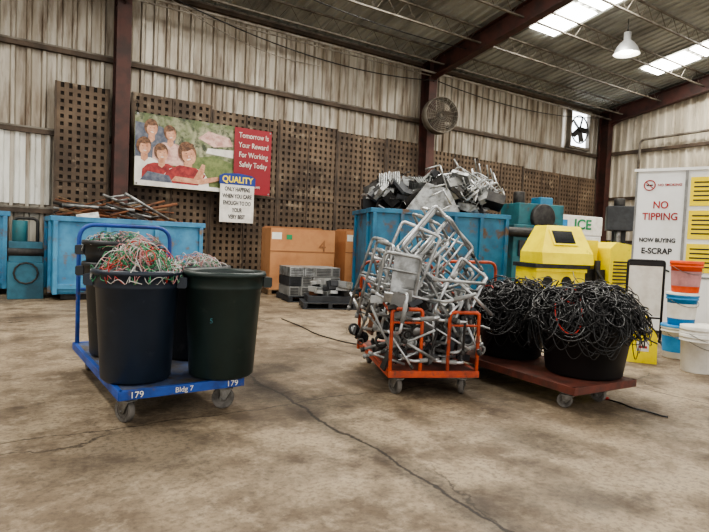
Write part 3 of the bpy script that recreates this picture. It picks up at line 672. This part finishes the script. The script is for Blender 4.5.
def pallet(mb,w,d,z=0,k='wood'):
    for x in(.05,w/2,w-.05): mb.bx(x-.04,x+.04,0,d,z+.02,z+.11,k)
    n=7
    for i in range(n): y=d*(i+.5)/n; mb.bx(0,w,y-.05,y+.05,z+.11,z+.13,k)
    for y in(.05,d/2,d-.05): mb.bx(0,w,y-.05,y+.05,z,z+.02,k)
def gaylord(name,mat,w,d,h):
    mb=MB(); pallet(mb,w+.05,d+.05); z0=.13; t=.02
    a=.03
    mb.bx(a,w,a,a+t,z0,z0+h,'cardboard'); mb.bx(a,w,d-t,d,z0,z0+h,'cardboard'); mb.bx(a,a+t,a+t,d-t,z0,z0+h,'cardboard'); mb.bx(w-t,w,a+t,d-t,z0,z0+h,'cardboard')
    mb.bx(a+t,w-t,a+t,d-t,z0+h*.7,z0+h*.72,'cardboard_dark')
    mb.bx(a-.004,w+.004,a-.006,a,z0+h*.62,z0+h*.635,'cardboard_dark')
    mb.prism([(a,z0+h),(w,z0+h),(w-.06,z0+h+.06),(a+.08,z0+h+.05)],d-.02,d+.0,'cardboard_dark')
    mb.bx(.06,.3,a-.003,a,z0+h*.82,z0+h*.93,'white_plastic'); mb.bx(w*.25,w*.25+.14,a-.003,a,z0+h*.82,z0+h*.90,'ink_green')
    o=mb.done(name,mat); return o
g=gaylord('cardboard_box',C(-2.04,13.1,0,24),1.68,.9,1.48)
text(g,'box_print','4',.4,(1.35,.02,1.2),'cardboard_dark')
gaylord('cardboard_box',C(-.26,14.1,0,24),.9,.8,1.50)
mb=MB(); pallet(mb,1.25,1.0,0,'dark_case'); rnd=random.Random(4)
for zi in range(3):
    x=0.03
    while x<1.1:
        ww=rnd.uniform(.2,.42); ww=min(ww,1.22-x); h=.2
        kk=rnd.choice(['grey_case','dark_case','grey_case','alu_dull'])
        dd=rnd.uniform(0,.06); mb.bx(x,x+ww-.01,.05+dd,.9,.135+zi*.21,.135+zi*.21+h,kk)
        for j in range(5): mb.bx(x+.03,x+ww-.04,.04+dd,.05+dd,.16+zi*.21+j*.034,.172+zi*.21+j*.034,'black_plastic')
        x+=ww
mb.done('computer_scrap_pallet',C(-1.38,11.75,0,24),bevel=.004)
mb=MB(); pallet(mb,1.1,.75,0,'dark_case')
for i in range(22): mb.box((rnd.uniform(.18,.92),rnd.uniform(.2,.6),rnd.uniform(.24,.52)),(rnd.uniform(.15,.35),rnd.uniform(.15,.3),rnd.uniform(.06,.16)),rnd.choice(['dark_case','alu_dull','grey_case','dark_metal','rust']),rot(rnd.uniform(-12,12),rnd.uniform(-12,12),rnd.uniform(0,180)).to_3x3())
mb.bx(.1,1.0,.1,.7,.13,.25,'dark_case')
mb.done('computer_scrap_pallet',C(-.98,10.75,0,12),bevel=.004)

# ---------------------------------------------------------------- yellow shear machine
mb=MB(); y='yellow'
mb.bx(-1.0,.05,-.35,.45,.45,1.02,y); 
for x in(-.9,-.05): 
    for yy in(-.28,.35): mb.bx(x-.06,x+.06,yy-.06,yy+.06,0,.45,'dark_metal')
mb.bx(-1.02,.07,-.38,-.35,.95,1.02,y)
mb.bx(-1.05,.12,-.4,.5,1.02,1.10,'dark_metal')
mb.T=Matrix.Rotation(R(90),4,'X')
for x in(-.75,-.35): mb.lathe([(0,.352),(.09,.352),(.09,.36),(.11,.36),(.11,.35)],'black_plastic',20,(x,.76,0))
mb.T=Matrix.Identity(4)
hv=[(-.92,-.42,1.1),(.18,-.42,1.1),(.18,.45,1.1),(-.92,.45,1.1),(-.92,-.38,1.32),(.18,-.38,1.32),(.18,.45,1.32),(-.92,.45,1.32),(-.62,.0,1.86),(.12,.0,1.86),(.12,.45,1.86),(-.62,.45,1.86)]
mb.add(hv,[(0,3,2,1),(0,1,5,4),(1,2,6,5),(2,3,7,6),(3,0,4,7),(4,5,9,8),(5,6,10,9),(6,7,11,10),(7,4,8,11),(8,9,10,11)],y)
sl=Vector((0,.38,.54)).normalized(); nrm=Vector((0,-.54,.38)).normalized()
rm=Matrix((Vector((1,0,0)),sl,nrm)).transposed()
mb.box(Vector((-.36,-.17,1.62))+nrm*.012,(.44,.30,.03),'screen',rm); 
mb.box(Vector((-.36,-.17,1.62))+nrm*.012,(.52,.38,.02),y,rm)
mb.prism([(.0,1.1),(.45,1.1),(.3,1.6),(.0,1.6)],.18,.55,y,'x')
mb.prism([(.62,.3),(1.5,.3),(1.5,1.15),(1.36,1.5),(.75,1.58),(.62,1.45)],-.3,.5,y)
for j in range(7): mb.bx(.7,1.0,-.315,-.3,.75+j*.07,.78+j*.07,'dark_metal')
mb.bx(1.08,1.38,-.315,-.3,.8,1.15,'dark_case')
mb.bx(.62,1.5,-.3,.5,0,.3,'dark_metal')
mb.tube(fillet([(.3,-.35,1.0),(.45,-.5,.7),(.6,-.4,.4),(.75,-.35,.2)],.1),.03,'black_plastic',8)
mb.bx(.10,.6,-.2,.4,.0,1.02,'dark_metal'); mb.cyl((.38,-.25,.8),(.38,-.25,1.2),.06,'dark_metal',14)
mb.done('yellow_shear_machine',C(4.40,11.1,0,12),bevel=.012)
mb=MB(); mb.bx(-.7,.7,-.5,.5,0,1.9,'teal_machine'); mb.bx(-.5,.9,-.4,.4,1.9,2.45,'teal_machine'); mb.T=Matrix.Rotation(R(90),4,'X'); mb.lathe([(0,.52),(.35,.52),(.35,.45),(.35,.4)],'dark_metal',24,(.2,2.1,0)); mb.T=Matrix.Identity(4)
mb.cyl((-.9,-.5,1.7),(.5,-.62,1.7),.12,'dark_metal',14); mb.cyl((-.3,-.1,2.45),(-.3,-.1,2.75),.15,'dark_metal',14); mb.bx(.3,.7,-.2,.2,2.45,2.65,'blue_paint'); mb.bx(-.55,-.1,-.56,-.5,1.1,1.5,'dark_case')
mb.done('teal_baler_machine',C(4.7,15.4,0,20)@Matrix.Scale(1.06,4),bevel=.02)
mb=MB(); mb.bx(0,1.9,0,.85,.1,2.45,'white_paint'); 
for x in(.08,.98): mb.bx(x,x+.84,-.03,0,.3,1.8,'white_plastic'); mb.bx(x+.72,x+.76,-.07,-.03,.9,1.3,'dark_metal')
mb.bx(.05,1.85,.05,.8,0,.1,'dark_metal'); mb.bx(0,1.9,-.03,0,1.86,2.43,'white_plastic'); mb.bx(.2,.42,-.035,-.03,2.0,2.3,'cyan_plastic')
fz=mb.done('ice_freezer',C(6.05,16.7,0,25),bevel=.015); text(fz,'ice_label','ICE',.42,(1.05,-.04,2.17),'ink_green',off=.012,scx=1.2)
mb=MB(); mb.bx(-.35,.35,-.3,.3,0,.9,'dark_case'); mb.bx(-.12,.22,.05,.3,.9,2.5,'dark_case'); mb.bx(-.3,.35,-.35,.3,1.95,2.6,'dark_case'); mb.cyl((0,-.15,1.5),(0,-.15,1.95),.08,'zinc',14); mb.bx(-.3,.3,-.35,.05,1.2,1.28,'dark_metal'); mb.cyl((0,-.15,2.6),(0,-.15,2.8),.14,'dark_metal',16)
mb.done('drill_press',C(7.05,14.9,0,-20),bevel=.015)

# ---------------------------------------------------------------- white cabinet with signs
mb=MB(); Wd=2.3; H=2.82
mb.bx(0,Wd,0,.8,.05,H,'white_paint'); mb.bx(.02,Wd-.02,.02,.78,0,.05,'dark_metal'); mb.bx(-.03,Wd+.03,-.03,.83,H,H+.05,'white_paint')
mb.bx(.76,.80,-.03,0,.05,H,'grey_case'); mb.bx(-.0,.03,-.012,0,.05,H,'grey_case')
mb.bx(.80,Wd,-.012,0,1.0,1.03,'grey_case')
for i,z in enumerate((2.46,1.90,1.34)):
    mb.bx(.84,1.32,-.014,0,z-.24,z+.24,'yellow_sign')
    for j in range(5): mb.bx(.89,1.26-(.07 if j%2 else 0),-.017,-.014,z+.14-j*.075,z+.165-j*.075,'ink_black')
    mb.bx(1.4,1.75,-.014,0,z-.2,z+.2,'yellow_sign')
mb.T=Matrix.Translation((.4,-.006,2.58)); 
mb.tube([(-.02+.085*math.cos(t*math.pi/12)-.16,0,.085*math.sin(t*math.pi/12)) for t in range(24)],.010,'ink_red',5,closed=True); mb.tube([(-.24,0,.06),(-.12,0,-.06)],.008,'ink_red',5); mb.bx(-.23,-.13,-.003,0,-.01,.012,'ink_black')
mb.T=Matrix.Identity(4)
rnd=random.Random(2)
for i in range(26): mb.box((.4+rnd.gauss(0,.12),-.006-.0004*i,1.13+rnd.gauss(0,.045)),(rnd.uniform(.04,.1),.006,rnd.uniform(.03,.07)),rnd.choice(['dark_case','grey_case','dark_metal','ink_black']),Matrix.Rotation(rnd.uniform(-.6,.6),3,'Y'))
kb=mb.done('white_sign_cabinet',C(4.94,9.85,0,-37),bevel=0)
text(kb,'no_smoking','NO SMOKING',.058,(.53,-.006,2.58),'ink_red',off=.001); text(kb,'no_tipping','NO\nTIPPING',.175,(.41,-.006,2.13),'ink_red',space=1.15,scx=.86,off=.003)
text(kb,'now_buying','NOW BUYING',.10,(.39,-.006,1.62),'ink_black',scx=.86,off=.003); text(kb,'e_scrap','E-SCRAP',.14,(.39,-.006,1.43),'ink_black',scx=.9,off=.004)

mb=MB()
mb.tube(fillet([(0,0,.05),(0,0,1.28),(.5,0,1.28),(.5,0,.05)],.04,4),.018,'black_plastic',8); mb.bx(.02,.48,-.008,.008,.45,1.26,'white_plastic'); mb.bx(.02,.48,-.012,.012,1.2,1.27,'black_plastic')
mb.tube([(0,0,.42),(.5,0,.42)],.014,'black_plastic',8)
for x in(0,.5): mb.tube([(x,-.25,.02),(x,0,.09),(x,.25,.02)],.016,'black_plastic',8)
mb.done('sign_stand',C(4.15,8.35,0,-15))

def bucket(mb,x,y,z,k,band=None,h=.38,rt=.165,lid=None):
    rb=rt*.84
    mb.lathe([(0,0),(rb-.008,0),(rb,.01),(rt-.01,h*.8),(rt+.006,h*.805),(rt+.006,h*.83),(rt,h*.85),(rt+.001,h*.9),(rt+.008,h*.9),(rt+.008,h*.93),(rt+.002,h*.95),(rt+.008,h),(rt-.004,h),(rb-.004,.02),(0,.02)],k,32,(x,y,z))
    if band: mb.lathe([(rb+(rt-.01-rb)*.2+.002,h*.2),(rb+(rt-.01-rb)*.85+.002,h*.68)],band,32,(x,y,z))
    mb.tube([(x+(rt+.01)*math.cos(t),y+(rt+.01)*math.sin(t)*.95,z+h*.82-.10*math.sin(t+math.pi)) for t in [math.pi+math.pi*i/10 for i in range(11)]],.004,'zinc',5)
    if lid: mb.lathe([(rt+.012,h-.02),(rt+.012,h+.008),(rt,.0+h+.012),(0,h+.01)],lid,32,(x,y,z))
mb=MB(); bucket(mb,-.02,0,0,'white_plastic','cyan_plastic',h=.44,rt=.195,lid='cyan_plastic'); bucket(mb,.02,0,.455,'cyan_plastic','white_plastic',h=.42,rt=.19,lid='white_plastic'); bucket(mb,.05,.0,.89,'orange_plastic','wire_pink',h=.42,rt=.195); mb.done('plastic_bucket',C(4.42,7.40,0,10))
mb=MB(); bucket(mb,0,0,0,'white_plastic',None,h=.46,rt=.2); bucket(mb,0,0,.09,'white_plastic','alu_dull',h=.46,rt=.2); mb.done('plastic_bucket',C(4.16,6.55,0,30))
mb=MB(); bucket(mb,0,0,0,'cyan_plastic','white_plastic',h=.42,rt=.18,lid='white_plastic'); mb.done('plastic_bucket',C(4.95,7.6,0,30))
mb=MB(); mb.prism([(-.17,0),(.17,0),(.16,.36),(.06,.5),(-.06,.5),(-.16,.36)],-.09,.09,'yellow'); mb.tube(fillet([(-.05,0,.48),(-.05,0,.58),(.05,0,.58),(.05,0,.48)],.02),.013,'yellow',8); mb.bx(-.07,.07,-.094,-.09,.15,.28,'ink_white'); mb.bx(-.05,.05,-.097,-.094,.19,.22,'ink_red')
mb.done('yellow_jerry_can',C(3.72,7.0,0,-20),bevel=.015)

# ---------------------------------------------------------------- camera, light
cam=bpy.data.cameras.new('camera'); cam.sensor_width=36; cam.lens=550/709*36; cam.clip_end=200
co=bpy.data.objects.new('camera',cam); bpy.context.scene.collection.objects.link(co)
co.matrix_world=Matrix.Translation((0,0,1.4))@Matrix.Rotation(R(90-2.7),4,'X')@Matrix.Rotation(R(2.46),4,'Z')
bpy.context.scene.camera=co
wd=bpy.data.worlds.new('world'); bpy.context.scene.world=wd; wd.use_nodes=True
bg=wd.node_tree.nodes['Background']; bg.inputs[0].default_value=(1,.97,.92,1); bg.inputs[1].default_value=1.8
try: bpy.context.scene.view_settings.look='AgX - Medium High Contrast'
except Exception: pass
